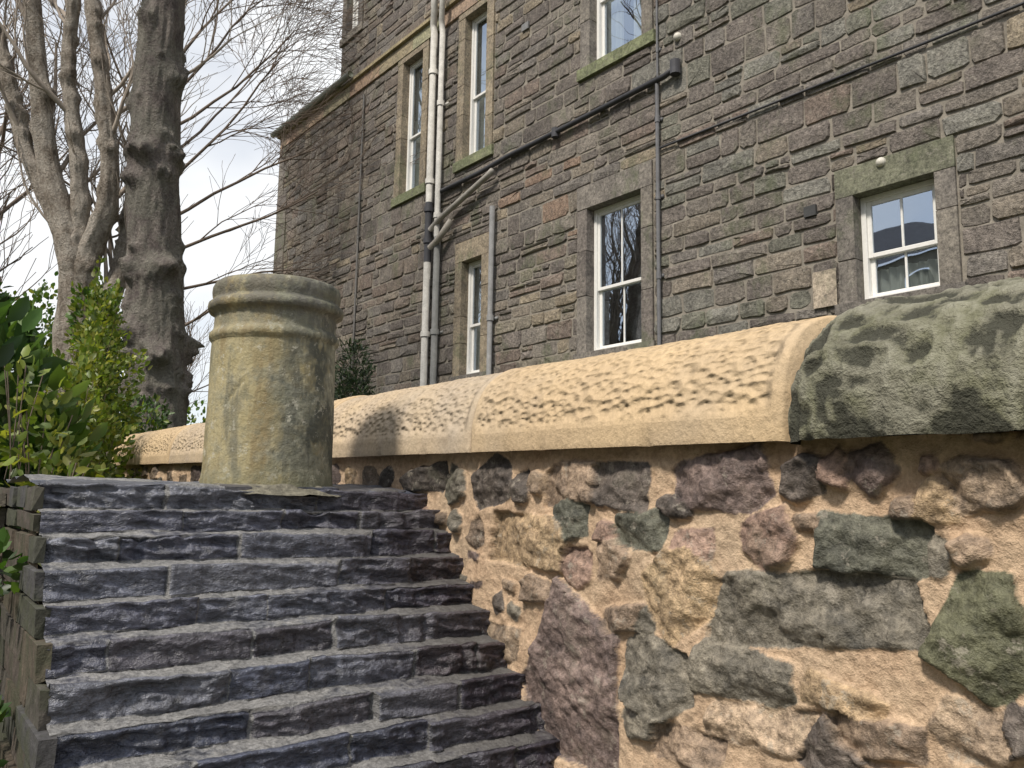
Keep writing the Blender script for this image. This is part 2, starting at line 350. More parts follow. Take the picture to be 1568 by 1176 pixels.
mk('step_courses',G.reshape(-1,3),gridF(nx,G.shape[1])[:, ::-1],msl,steps,True,CC.reshape(-1,3),{'mortar':K})
b=Mb();r=random.Random(4)
for i in range(len(zs)-1):
    z0=zs[i]-.003;z1=zs[i+1]+.003;yb=1.9-.06*i+.004
    while yb<2.55:
        L=r.uniform(.06,.3);o=r.uniform(0,.010);v,f=box(.207-o,.222,yb,min(yb+L,2.6)-.003,z1+r.uniform(-.004,.004),z0);
        v=[(x+r.uniform(-.003,.003),y+r.uniform(-.004,.004),z+r.uniform(-.004,.004)) for x,y,z in v]
        c=r.choice([(.085,.07,.06),(.07,.068,.07),(.10,.08,.062),(.08,.072,.062),(.065,.065,.052)]);b.add(v,f,c);yb+=L
mside=stonemat('slate_ends',30,.5,.006,(9,.46,.7,(.06,.065,.04)))
b.make('slate_ends',mside,steps)
b=Mb()
v=[(.212,1.96-.06*i,zs[i]-.01) for i in range(len(zs))]
n=len(v);b.add(v+[(.212,2.6,.0),(.212,2.6,-1.6)],[tuple(range(n+2))],(.15,.11,.08));b.make('side_core',mside,steps)
b=Mb();r=random.Random(9)
def slab_poly(cx,cy,cz,a,bb,th,rot,ti,c):
    n=18;top=[];bo=[]
    for q in range(n):
        an=2*math.pi*q/n;e=5
        rr=1/((abs(math.cos(an))**e+abs(math.sin(an))**e)**(1/e))*r.uniform(.9,1.06)
        x=a*rr*math.cos(an);y=bb*rr*math.sin(an);X_=x*math.cos(rot)-y*math.sin(rot);Y_=x*math.sin(rot)+y*math.cos(rot)
        z=cz+Y_*ti+r.uniform(-.002,.002);top.append((cx+X_,cy+Y_,z+th));bo.append((cx+X_*1.03,cy+Y_*1.03,z-.004))
    v=top+bo+[(cx,cy,cz+th+.002)]
    b.add(v,[(q,(q+1)%n,2*n) for q in range(n)]+[(q,q+n,(q+1)%n+n,(q+1)%n) for q in range(n)],c)
for (cx,cy,a,bb,rot,ti) in [(.345,1.975,.11,.055,.05,.12),(.50,2.0,.05,.04,-.3,.15),(.33,2.13,.08,.06,.2,.12),(.97,1.975,.10,.055,-.1,.14),(1.07,2.1,.07,.06,.3,.2),(.98,2.2,.1,.06,.0,.12),(.45,2.25,.1,.06,.1,.1),(.80,1.925,.07,.02,0,.1),(.64,1.925,.06,.02,.05,.1)]:
    slab_poly(cx,cy,.010,a,bb,.012,rot,ti,r.choice([(.07,.075,.095),(.095,.097,.112),(.08,.077,.083)]))
b.make('cap_slates',stonemat('cap_slate_stone',30,.5,.006,None,.45),steps)
# ------------------------------------------------------------------ chimney pot
prof=[(.150,-.02),(.162,.0),(.160,.02),(.1565,.05),(.156,.15),(.1545,.25),(.1535,.33),(.153,.365),(.1535,.371),(.1595,.376),(.1615,.383),(.1605,.391),(.1550,.397),(.1515,.403),(.1505,.42),(.1505,.435),(.152,.441),(.1580,.445),(.1670,.450),(.1695,.459),(.1685,.468),(.1630,.473),(.1575,.476),(.1560,.482),(.1590,.489),(.1605,.500),(.1595,.512),(.1550,.521),(.148,.526),(.138,.528),(.131,.526),(.126,.518),(.124,.50),(.124,.3),(.124,.0)]
P=[]
for (r0,z0),(r1,z1) in zip(prof[:-1],prof[1:]):
    L=math.hypot(r1-r0,z1-z0);n=max(1,int(L/.005))
    for q in range(n): P.append((r0+(r1-r0)*q/n,z0+(z1-z0)*q/n))
P.append(prof[-1]);P=np.array(P)
nu=180;A=np.linspace(0,2*math.pi,nu,endpoint=False)[:,None]
ca,sa=np.cos(A),np.sin(A)
RR=P[None,:,0]+fbm(ca*3+5,P[None,:,1]*9+sa*3,8,4)*.0014+fbm(ca*9+5,P[None,:,1]*40+sa*9,18,3)*.0006+.0012*np.cos(2*A+1)-np.clip(vn(ca*7,P[None,:,1]*30+sa*7,44)-.72,0,1)*.02
ZZ=P[None,:,1]+0*A+ (fbm(ca*4+9,sa*4+3,77,3)*.0012)*np.ones_like(P[None,:,1])
PX,PY=.738,2.065
V=np.stack([PX+RR*ca,PY+RR*sa,.014+ZZ+(RR*ca)*.012],-1).reshape(-1,3)
t=NT('weathered_buff_fireclay')
n1=t.noise(9,7,.7);st=t.noise(13,6,.7,t.map((1,1,.13)));n2=t.noise(45,7,.75)
sx=t.n('ShaderNodeSeparateXYZ');t.l(t.coord(),sx.inputs[0])
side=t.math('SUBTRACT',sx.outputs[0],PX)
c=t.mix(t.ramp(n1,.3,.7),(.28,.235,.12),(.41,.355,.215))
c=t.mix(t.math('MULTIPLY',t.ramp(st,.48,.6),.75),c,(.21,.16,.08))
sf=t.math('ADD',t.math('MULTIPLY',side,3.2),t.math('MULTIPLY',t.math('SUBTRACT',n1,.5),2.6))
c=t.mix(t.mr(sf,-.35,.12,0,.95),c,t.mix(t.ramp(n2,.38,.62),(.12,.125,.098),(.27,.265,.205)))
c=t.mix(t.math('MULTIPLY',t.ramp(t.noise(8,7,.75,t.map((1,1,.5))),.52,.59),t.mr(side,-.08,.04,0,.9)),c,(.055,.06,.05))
c=t.mix(t.math('MULTIPLY',t.ramp(st,.36,.44,(1,1,1,1),(0,0,0,1)),.6),c,(.10,.10,.08))
c=t.mix(t.math('MULTIPLY',t.ramp(t.noise(30,7,.8),.58,.64),.6),c,(.46,.44,.36))
rf=t.math('MULTIPLY',t.mr(sx.outputs[2],.38,.47),t.ramp(t.noise(12,7,.7),.38,.52));c=t.mix(t.math('MULTIPLY',rf,.85),c,(.11,.105,.092))
c=t.mix(t.math('MULTIPLY',t.ramp(t.noise(20,7,.8),.5,.6),.45),c,(.17,.168,.115))
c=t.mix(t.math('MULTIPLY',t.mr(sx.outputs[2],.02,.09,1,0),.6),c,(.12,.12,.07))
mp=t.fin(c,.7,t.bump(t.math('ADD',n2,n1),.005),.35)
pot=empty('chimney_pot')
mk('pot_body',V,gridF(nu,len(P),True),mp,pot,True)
pr=[(.156,.028),(.166,.024),(.178,.014),(.195,.006),(.215,-.006)];nb=90;V=[]
for q in range(nb):
    an=2*math.pi*q/nb
    for j,(r_,z_) in enumerate(pr):
        rr=r_+float(fbm(math.cos(an)*4+j,math.sin(an)*4,66,3))*.010*(j>0);V.append((PX+rr*math.cos(an),PY+rr*math.sin(an),.008+z_*.7+float(fbm(math.cos(an)*7+j,math.sin(an)*7,61,3))*.004))
mk('mortar_bed',V,gridF(nb,5,True),plain('bed_mortar',(.14,.13,.10),.95,.5,50,.008),pot,True)
# ------------------------------------------------------------------ stone walling
def subtract(rects,ex):
    out=[]
    for (a,b_,c,d) in rects:
        e0,e1,e2,e3=ex
        if b_<=e0 or a>=e1 or d<=e2 or c>=e3: out.append((a,b_,c,d));continue
        if a<e0: out.append((a,e0,c,d))
        if b_>e1: out.append((e1,b_,c,d))
        m0,m1=max(a,e0),min(b_,e1)
        if c<e2: out.append((m0,m1,c,e2))
        if d>e3: out.append((m0,m1,e3,d))
    return out
def stonewall(b,s0,s1,breaks,excl,colfn,hr,wr,gap,prot,T,seed):
    r=random.Random(seed);lv=[]
    for za,zb in zip(breaks[:-1],breaks[1:]):
        z=za
        while zb-z>hr[1]*1.35:
            h=r.uniform(*hr);lv.append((z,z+h));z+=h
        lv.append((z,zb))
    for li,(z0,z1) in enumerate(lv):
        s=s0-r.uniform(0,wr[0])
        while s<s1:
            wd=r.uniform(*wr)*(1.25 if r.random()<.2 else 1)
            a=max(s,s0);e=min(s+wd,s1);s+=wd
            if e-a<.03: continue
            rc=[(a,e,z0,z1)];q=r.random()
            if q<.15 and z1-z0>hr[0]*1.05:
                m=z0+(z1-z0)*r.uniform(.35,.65);k=a+(e-a)*r.uniform(.4,.6) if r.random()<.5 else e
                rc=[(a,e,z0,m),(a,k,m,z1)]+([(k,e,m,z1)] if k<e else [])
            for ex in excl: rc=subtract(rc,ex)
            for (u0,u1,v0,v1) in rc:
                if u1-u0<.035 or v1-v0<.03: continue
                g=gap*r.uniform(.6,1.3);u0+=g;u1-=g;v0+=g;v1-=g
                if u1-u0<.015 or v1-v0<.015: continue
                cu=min(.05,(u1-u0)*.25,(v1-v0)*.35)
                j=lambda:r.uniform(-1,1)*gap*1.3
                o=[(u0+cu*r.random(),v0+j()),((u0+u1)/2,v0+j()),(u1-cu*r.random(),v0+j()),(u1+j(),v0+cu*r.random()),(u1+j(),v1-cu*r.random()),(u1-cu*r.random(),v1+j()),((u0+u1)/2,v1+j()),(u0+cu*r.random(),v1+j()),(u0+j(),v1-cu*r.random()),(u0+j(),v0+cu*r.random())]
                n=len(o);cx=(u0+u1)/2;cz=(v0+v1)/2;ins=min(.010,(v1-v0)*.12);p=prot*r.uniform(.3,1.5)
                fx=max(.2,1-ins/max(.02,(u1-u0)/2));fz=max(.2,1-ins/max(.02,(v1-v0)/2))
                inn=[(cx+(x-cx)*fx,cz+(z-cz)*fz,p*r.uniform(.6,1.3)) for x,z in o]
                V=[T(x,-.004,z) for x,z in o]+[T(x,d,z) for x,z,d in inn]+[T(cx+r.uniform(-.4,.4)*(u1-u0)/2,p*r.uniform(.9,1.7),cz+r.uniform(-.3,.3)*(v1-v0)/2)]
                F=[(q_,(q_+1)%n,n+(q_+1)%n,n+q_) for q_ in range(n)]+[(n+q_,n+(q_+1)%n,2*n) for q_ in range(n)]
                b.add(V,F,colfn(cx,cz,r))
lw=empty('garden_rubble_wall')
def TL(s,d,z): return (s,2.42-d,z)
def cl(s,z,r):
    k=r.choice([(.12,.11,.095),(.15,.135,.11),(.10,.10,.08),(.21,.185,.15),(.11,.11,.08)]);return tuple(x*r.uniform(.8,1.2) for x in k)
b=Mb();stonewall(b,-3.5,.20,[-1.6,-.03],[],cl,(.07,.12),(.1,.26),.006,.02,TL,5)
b.make('left_wall_stones',stonemat('left_wall_stone',22,.5,.008,(6,.48,.6,(.065,.072,.04))),lw)
b=Mb();v,f=box(-3.5,.205,2.425,2.68,-1.6,-.04);b.add(v,f,(.14,.12,.09));v,f=box(-3.5,.20,2.39,2.70,-.036,-.004);b.add(v,f,(.17,.15,.12));b.make('left_wall_core',stonemat('left_wall_core_m',25,.4,.01,(6,.5,.6,(.09,.10,.05))),lw)
fw=empty('far_garden_wall')
def TF(s,d,z): return (s,6.0-d,z)
b=Mb();stonewall(b,-6,1.0,[-.4,.22],[],cl,(.09,.15),(.15,.35),.008,.02,TF,6);b.make('far_wall_stones',mside,fw)
b=Mb();v,f=box(-6,1.05,6.005,6.3,-.4,.22);b.add(v,f,(.16,.14,.10));v,f=box(-6,1.07,5.96,6.34,.222,.29);b.add(v,f,(.16,.15,.13));b.make('far_wall_core',mside,fw)
# ------------------------------------------------------------------ stone building
th=math.radians(3.4);N_=np.array([math.cos(th),math.sin(th)]);D_=np.array([-math.sin(th),math.cos(th)])
def T(s,o,z):
    p=6.8*N_+s*D_-o*N_;return (p[0],p[1],z)
bld=empty('stone_building')
W=[dict(n='w1',s=(6.0,6.87),z=(1.74,3.52),bar=1,cur=0),
 dict(n='w2',s=(2.81,3.51),z=(1.76,2.73),bar=1,cur=0),
 dict(n='w3',s=(8.96,9.44),z=(1.73,3.41),bar=0,cur=0),
 dict(n='u1',s=(10.66,11.26),z=(4.92,7.26),bar=0,cur=0),
 dict(n='u2',s=(8.95,9.5),z=(4.98,7.26),bar=0,cur=0),
 dict(n='u3',s=(5.97,6.83),z=(5.36,7.4),bar=0,cur=1),
 dict(n='u4',s=(2.7,3.5),z=(5.36,7.4),bar=0,cur=1),
 dict(n='u0',s=(12.95,13.42),z=(8.72,10.6),bar=0,cur=0),
 dict(n='u5',s=(10.66,11.26),z=(8.72,10.6),bar=0,cur=0),
 dict(n='u6',s=(8.95,9.5),z=(8.72,10.6),bar=0,cur=0)]
J=.17;LH=.30;SH=.16
excl=[]
for q in W:
    s0,s1=q['s'];z0,z1=q['z'];q['lh']=.27 if q['n']=='w2' else LH
    excl.append((s0-J,s1+J,z0-SH,z1+q['lh']))
def cb(s,z,r):
    P_=[((.165,.147,.135),5),((.185,.168,.15),5),((.145,.13,.12),4),((.215,.19,.16),3),((.255,.22,.17),.8),((.185,.152,.132),1.2),((.18,.167,.155),3)]
    if s<6: P_+=[((.165,.165,.14),2.5),((.20,.197,.178),6),((.25,.215,.165),.7)]
    if 7<s<8.8 and 2.8<z<4.7: P_+=[((.25,.185,.145),4)]
    if 7<s<10 and z<3.4: P_+=[((.22,.20,.165),5)]
    if s>10.5: P_+=[((.185,.157,.135),6)]
    c=r.choices([p for p,_ in P_],[w_ for _,w_ in P_])[0];k=r.uniform(.86,1.14)
    return tuple(x*k for x in c)
b=Mb();stonewall(b,-2,16.2,[.2,1.58,2.2,3.0,3.82,4.46,4.76,5.2,7.34],excl,cb,(.13,.23),(.2,.56),.007,.018,T,21)
stonewall(b,-2,13.6,[7.67,8.56,10.9,11.8],excl,cb,(.13,.23),(.2,.56),.007,.018,T,22)
def facmat(name,pit):
    t=NT(name);n1=t.noise(4.5,8,.7);n2=t.noise(28,8,.8)
    c=t.mix(1,t.attr('Col'),t.ramp(n2,.3,.7,g1(.42),(1.7,1.67,1.64,1)),'MULTIPLY')
    c=t.mix(.8,c,t.ramp(n1,.3,.7,(.66,.65,.66,1),(1.4,1.38,1.34,1)),'MULTIPLY')
    c=t.mix(t.math('MULTIPLY',t.ramp(t.noise(1.6,7,.75,t.map((1,1,.7))),.54,.66),.5),c,(.125,.145,.08))
    c=t.mix(t.math('MULTIPLY',t.ramp(t.noise(13,7,.8),.57,.66),.45),c,(.36,.33,.28))
    c=t.mix(t.math('MULTIPLY',t.ramp(t.noise(8,7,.8),.56,.67),.5),c,(.095,.085,.08))
    return t.fin(c,.9,t.bump(t.math('ADD',n2,t.math('MULTIPLY',n1,.6)),pit),.25)
mf=facmat('facade_stone',.03);mtrim=facmat('dressed_facade_stone',.008)
b.make('facade_rubble_stones',mf,bld)
b=Mb()
op=[(q['s'][0],q['s'][1],q['z'][0],q['z'][1]) for q in W]
def backing(s0,s1,z0,z1,ex):
    rc=[(s0,s1,z0,z1)]
    for e in ex: rc=subtract(rc,e)
    return rc
for (a,e,c_,d) in backing(-2,16.2,-.5,7.62,op)+backing(-2,13.6,7.62,11.9,op):
    b.add([T(a,0,c_),T(e,0,c_),T(e,0,d),T(a,0,d)],[(0,3,2,1)],(.25,.225,.19))
b.make('facade_mortar',stonemat('facade_mortar_m',8,.35,.004),bld)
def fbox(b,s0,s1,o0,o1,z0,z1,c=(1,1,1)):
    v=[T(s,o,z) for s in (s0,s1) for o in (o0,o1) for z in (z0,z1)]
    b.add(v,[(0,2,3,1),(4,5,7,6),(0,1,5,4),(2,6,7,3),(0,4,6,2),(1,3,7,5)],c)
b=Mb();DB=9
def quad(b,ps,c=(.2,.17,.15)): b.add(ps,[(0,1,2,3)],c)
quad(b,[T(16.2,0,-.5),T(16.2,-DB,-.5),T(16.2,-DB,7.62),T(16.2,0,7.62)])
quad(b,[T(13.6,0,7.62),T(13.6,-DB,7.62),T(13.6,-DB,11.9),T(13.6,0,11.9)])
quad(b,[T(-2,0,-.5),T(-2,0,11.9),T(-2,-DB,11.9),T(-2,-DB,-.5)])
quad(b,[T(-2,-DB,-.5),T(-2,-DB,11.9),T(16.2,-DB,11.9),T(16.2,-DB,-.5)])
quad(b,[T(-2,-.3,11.9),T(13.6,-.3,11.9),T(13.6,-DB/2,14.5),T(-2,-DB/2,14.5)],(.07,.07,.08))
quad(b,[T(-2,-DB,11.9),T(13.6,-DB,11.9),T(13.6,-DB/2,14.5),T(-2,-DB/2,14.5)],(.07,.07,.08))
quad(b,[T(13.6,.0,7.64),T(16.2,.0,7.64),T(16.2,-DB,7.9),T(13.6,-DB,7.9)],(.07,.07,.08))
b.add([T(13.6,0,11.9),T(13.6,-DB,11.9),T(13.6,-DB/2,14.5)],[(0,1,2)],(.2,.17,.15))
b.make('gable_walls_and_roof',mf,bld)
b=Mb();r=random.Random(3)
def dc(base=None):
    k=base or r.choice([(.15,.135,.125),(.17,.157,.143),(.14,.13,.12),(.185,.17,.15)]);m=r.uniform(.88,1.12);return tuple(x*m for x in k)
for q in W:
    s0,s1=q['s'];z0,z1=q['z'];lh=q['lh']
    base=(.24,.205,.155) if q['n'] in('u1','u2','w3') else None
    fbox(b,s0-J+.004,s1+J-.004,-.14,.034,z1,z1+lh-.006,(.15,.155,.115) if q['n']=='w2' else dc(base))
    gr=(.15,.165,.10) if q['n'] in('u3','u1','u2') else None
    fbox(b,s0-J-.03,s1+J+.03,-.14,.055,z0-SH+.01,z0,dc(gr))
    for side in (0,1):
        z=z0
        while z<z1-.01:
            h=min(r.uniform(.35,.75),z1-z)
            if z1-z-h<.2: h=z1-z
            if side==0: fbox(b,s0-J+.006,s0,-.14,.030+r.uniform(-.004,.006),z+.004,z+h-.003,dc(base))
            else: fbox(b,s1,s1+J-.006,-.14,.030+r.uniform(-.004,.006),z+.004,z+h-.003,dc(base))
            z+=h
fbox(b,3.69,3.92,.036,.042,1.76,2.10,(.36,.31,.25))
s=-2
while s<16.2:
    L=min(r.uniform(.7,1.1),16.2-s);fbox(b,s,s+L-.006,0,.045,7.36,7.60,tuple(x*r.uniform(.85,1.1) for x in (.29,.24,.165)));s+=L
fbox(b,-2,16.25,0,.10,7.603,7.66,(.28,.24,.15));fbox(b,13.4,16.3,-.2,.16,7.663,7.72,(.26,.25,.17))
fbox(b,-2,13.6,0,.10,11.8,11.95,(.2,.17,.12))
z=.2
while z<7.3:
    h=r.uniform(.25,.36);L=r.choice([.25,.45]);fbox(b,16.2-L,16.21,0,.036,z,min(z+h,7.35)-.008,dc());z+=h
ds=b.make('dressed_stone_trim',mtrim,bld)
bv=ds.modifiers.new('bev','BEVEL');bv.width=.008;bv.segments=2
mwhite=plain('white_sash_paint',(.78,.77,.74),.4,.06,30)
t=NT('window_glass');g=t.n('ShaderNodeBsdfGlossy');g.inputs['Roughness'].default_value=.01;g.inputs['Color'].default_value=(.72,.82,.95,1)
t.l(t.bump(t.noise(1.1,2,.4),.012,.5),g.inputs['Normal'])
tr=t.n('ShaderNodeBsdfTransparent');tr.inputs['Color'].default_value=(.75,.8,.78,1)
mx=t.n('ShaderNodeMixShader');mx.inputs[0].default_value=.5;t.l(tr.outputs[0],mx.inputs[1]);t.l(g.outputs[0],mx.inputs[2]);t.l(mx.outputs[0],t.o.inputs[0]);mglass=t.m
mroom=plain('dark_room',(.05,.045,.04),.9);mcur=plain('net_curtain',(.7,.7,.68),.9,.1,6)
fr=Mb();gl=Mb();rm=Mb();cu=Mb()
for q in W:
    s0,s1=q['s'];z0,z1=q['z'];zm=z0+(z1-z0)*.44;R_=-.10;f=.045
    fbox(fr,s0,s0+f,R_-.1,R_,z0,z1);fbox(fr,s1-f,s1,R_-.1,R_,z0,z1);fbox(fr,s0+f,s1-f,R_-.1,R_-.002,z1-f,z1);fbox(fr,s0+f,s1-f,R_-.1,R_+.015,z0,z0+.05)
    for (a,c_,o) in ((z0+.05,zm+.02,R_-.055),(zm-.02,z1-f,R_-.02)):
        x0,x1=s0+f,s1-f;k=.04
        fbox(fr,x0,x0+k,o-.03,o,a,c_);fbox(fr,x1-k,x1,o-.03,o,a,c_);fbox(fr,x0+k,x1-k,o-.03,o-.001,a,a+k);fbox(fr,x0+k,x1-k,o-.03,o-.001,c_-k,c_)
        if q['bar']: fbox(fr,(x0+x1)/2-.01,(x0+x1)/2+.01,o-.025,o-.004,a+k,c_-k)
        gl.add([T(x0+k,o-.016,a+k),T(x1-k,o-.016,a+k),T(x1-k,o-.016,c_-k),T(x0+k,o-.016,c_-k)],[(0,3,2,1)])
    for ps in ([T(s0-.3,-1.2,z0-.2),T(s1+.3,-1.2,z0-.2),T(s1+.3,-1.2,z1+.2),T(s0-.3,-1.2,z1+.2)],[T(s0,-.21,z0),T(s0-.3,-1.2,z0),T(s0-.3,-1.2,z1),T(s0,-.21,z1)],[T(s1,-.21,z0),T(s1+.3,-1.2,z0),T(s1+.3,-1.2,z1),T(s1,-.21,z1)],[T(s0,-.21,z1),T(s1,-.21,z1),T(s1+.3,-1.2,z1),T(s0-.3,-1.2,z1)],[T(s0,-.21,z0),T(s1,-.21,z0),T(s1+.3,-1.2,z0),T(s0-.3,-1.2,z0)]):
        rm.add(ps,[(0,1,2,3)])
    def curtain(a,e,zt,zb):
        n=40;v=[]
        for i in range(n+1):
            s=a+(e-a)*i/n;o=-.27+.025*math.sin(i*1.3)+.01*math.sin(i*.7);v+=[T(s,o,zb),T(s,o,zt)]
        cu.add(v,[(2*i,2*i+1,2*i+3,2*i+2) for i in range(n)])
    if q['cur']: curtain(s0,s0+(s1-s0)*.42,z1,z0);curtain(s1-(s1-s0)*.36,s1,z1,z0)
    elif q['n'] in('u1','u2','w3'): curtain(s1-.2,s1,z1,z0);curtain(s0,s0+.1,z1,z0)
    elif q['n']=='w2': curtain(s0,s1,zm-.1,z0)
o=fr.make('sash_frames',mwhite,bld);bv=o.modifiers.new('bev','BEVEL');bv.width=.004;bv.segments=1
gl.make('window_panes',mglass,bld);rm.make('rooms',mroom,bld);cu.make('curtains',mcur,bld)
def tube(b,pts,rad,n=10,c=(1,1,1),cap=True):
    pts=[Vector(p) for p in pts];V=[];up=None
    rads=rad if isinstance(rad,(list,tuple)) else [rad]*len(pts)
    for i,p in enumerate(pts):
        d=(pts[min(i+1,len(pts)-1)]-pts[max(i-1,0)]).normalized()
        if up is None: up=d.orthogonal().normalized()
        up=(up-d*up.dot(d)).normalized();sd_=d.cross(up)
        for q in range(n):
            a=2*math.pi*q/n;V.append(p+(up*math.cos(a)+sd_*math.sin(a))*rads[i])
    F=[(i*n+q,i*n+(q+1)%n,(i+1)*n+(q+1)%n,(i+1)*n+q) for i in range(len(pts)-1) for q in range(n)]
    if cap: F+=[tuple(range(n)),tuple(range((len(pts)-1)*n,len(pts)*n))]
    b.add(V,F,c)
mpipe=stonemat('painted_pipe',10,.25,.001,None,.5)
b=Mb();white=(.50,.48,.44);grey=(.2,.2,.19);dk=(.04,.04,.045)
def vpipe(s,z0,z1,r_,c,o=.11,coll=1.8):
    tube(b,[T(s,o,z0),T(s,o,z1)],r_,14,c)
    z=z0+.3
    while z<z1:
        tube(b,[T(s,o,z),T(s,o,z+.08)],r_*1.28,14,c);fbox(b,s-r_*2,s+r_*2,.0,.03,z+.02,z+.06,c);z+=coll
vpipe(10.22,4.5,7.3,.055,white);vpipe(10.22,.3,3.55,.055,white);vpipe(10.22,3.55,4.5,.056,dk,.11,.5)
vpipe(10.0,3.9,7.2,.045,white,.10);vpipe(9.98,.3,3.9,.05,grey,.10)
tube(b,[T(10.22,.11,7.3),T(10.22,.13,7.45),T(10.1,.2,7.62),T(10.1,.22,7.9),T(10.1,.14,8.1),T(10.1,.12,11.8)],.055,12,white)
tube(b,[T(10.0,.10,7.2),T(9.98,.14,7.4),T(9.85,.22,7.62),T(9.85,.2,7.9),T(9.85,.12,8.1),T(9.85,.12,9.3)],.045,12,white)
tube(b,[T(10.15,.12,4.05),T(9.9,.13,4.15),T(8.75,.13,4.47),T(8.62,.13,4.52)],.042,12,(.30,.28,.25))
tube(b,[T(10.1,.15,3.75),T(9.9,.15,3.82),T(9.6,.13,4.05)],.045,12,(.32,.29,.25))
vpipe(8.66,.3,4.02,.038,(.2,.2,.2),.09)
tube(b,[T(10.1,.07,4.62),T(9.0,.07,4.62),T(8.3,.07,4.66),T(7.9,.07,4.66),T(5.6,.07,4.70),T(5.45,.07,4.74)],.034,10,dk)
tube(b,[T(5.45,.07,4.66),T(5.45,.07,4.82)],.06,10,dk);tube(b,[T(7.4,.07,4.6),T(7.4,.07,4.72)],.05,10,dk)
vpipe(5.72,.3,4.66,.022,(.10,.10,.105),.06,.9)
vpipe(5.72,4.74,7.4,.012,(.10,.10,.105),.05,2)
tube(b,[T(5.72,.04,3.9),T(3,.04,3.87),T(-2,.04,3.85)],.013,8,dk)
vpipe(12.55,2.2,7.2,.018,(.10,.095,.09),.05,2)
tube(b,[T(12.9,.16,7.70),T(16.35,.16,7.70)],.06,10,(.2,.21,.16))
b.make('rainwater_pipes',mpipe,bld,True)
b=Mb();fbox(b,3.86,3.98,.0,.05,2.64,2.74,(.06,.06,.06));fbox(b,8.0,8.14,.02,.045,6.4,6.5,(.2,.2,.2));b.make('wall_vents',mpipe,bld)
b=Mb()
for (s,z,rr) in ((3.24,2.95,.045),(5.44,5.11,.05)):
    V=[];n=14
    for j in range(6):
        f_=j*math.pi/10
        for q in range(n):
            a=2*math.pi*q/n;V.append(T(s+rr*math.cos(f_)*math.cos(a),.03+rr*math.sin(f_),z+rr*math.cos(f_)*math.sin(a)))
    b.add(V,[(j*n+q,j*n+(q+1)%n,(j+1)*n+(q+1)%n,(j+1)*n+q) for j in range(5) for q in range(n)],(.6,.57,.5))
b.make('bulkhead_lights',mpipe,bld,True)
oh=empty('sandstone_house')
def T2(s,d,z): return (-20+d,s,z)
b=Mb();ex2=[(s,s+1,z,z+1.8) for s in range(-14,26,3) for z in (1,4.4,7.6)]
rc=[(-16,28,-1.6,10)]
for e in ex2: rc=subtract(rc,e)
for (a,e,c_,d) in rc: b.add([T2(a,0,c_),T2(e,0,c_),T2(e,0,d),T2(a,0,d)],[(0,1,2,3)],(.42,.38,.30))
for (a,e,c_,d) in ex2: b.add([T2(a,-.2,c_),T2(e,-.2,c_),T2(e,-.2,d),T2(a,-.2,d)],[(0,1,2,3)],(.05,.06,.07))
b.add([T2(-16,.3,10),T2(28,.3,10),T2(28,-5,13),T2(-16,-5,13)],[(0,1,2,3)],(.07,.07,.08))
b.make('front_wall',stonemat('opposite_sandstone',3,.25,.01),oh)
# ------------------------------------------------------------------ trees
def limb(b,pts,r0,r1,n,c=(1,1,1)):
    m=len(pts);tube(b,pts,[r0+(r1-r0)*i/(m-1) for i in range(m)],n,c,False)
def grow(b,p,d,L,rad,lev,r,cfg):
    n=6 if lev<cfg['max'] else 4
    pts=[p.copy()];dd=d.normalized()
    for i in range(n):
        dd=(dd+Vector((r.gauss(0,1),r.gauss(0,1),r.gauss(0,1)))*cfg['wig']+Vector((0,0,cfg['up'][min(lev,len(cfg['up'])-1)]))).normalized()
        pts.append(pts[-1]+dd*L/n)
    limb(b,pts,rad,max(rad*.4,cfg.get('tip',.003)),8 if lev<=1 else (5 if lev==2 else 3))
    if lev>=cfg['max']: return
    for q in range(cfg['kids'][lev]):
        f=r.uniform(.25,1);i=min(int(f*n),n-1);pp=pts[i].lerp(pts[i+1],f*n-i)
        ax=(pts[i+1]-pts[i]).normalized();o=ax.orthogonal().normalized();o.rotate(Matrix.Rotation(r.uniform(0,6.28),3,ax))
        sp=r.uniform(*cfg['spread']);nd=ax*math.cos(sp)+o*math.sin(sp)
        grow(b,pp,nd,L*r.uniform(.45,.75)*cfg.get('ls',1),max(rad*(1-.5*f)*r.uniform(.4,.6),.0038),lev+1,r,cfg)
def smooth_pts(P,R0,n):
    P=[Vector(p) for p in P];out=[];rr=[];m=len(P)-1
    for i in range(n+1):
        t_=i/n*m;k=min(int(t_),m-1);f=t_-k
        p0,p1,p2,p3=P[max(k-1,0)],P[k],P[k+1],P[min(k+2,m)]
        out.append(.5*((2*p1)+(p2-p0)*f+(2*p0-5*p1+4*p2-p3)*f*f+(3*p1-p0-3*p2+p3)*f**3));rr.append(R0[k]*(1-f)+R0[k+1]*f)
    return out,rr
burr_z=[]
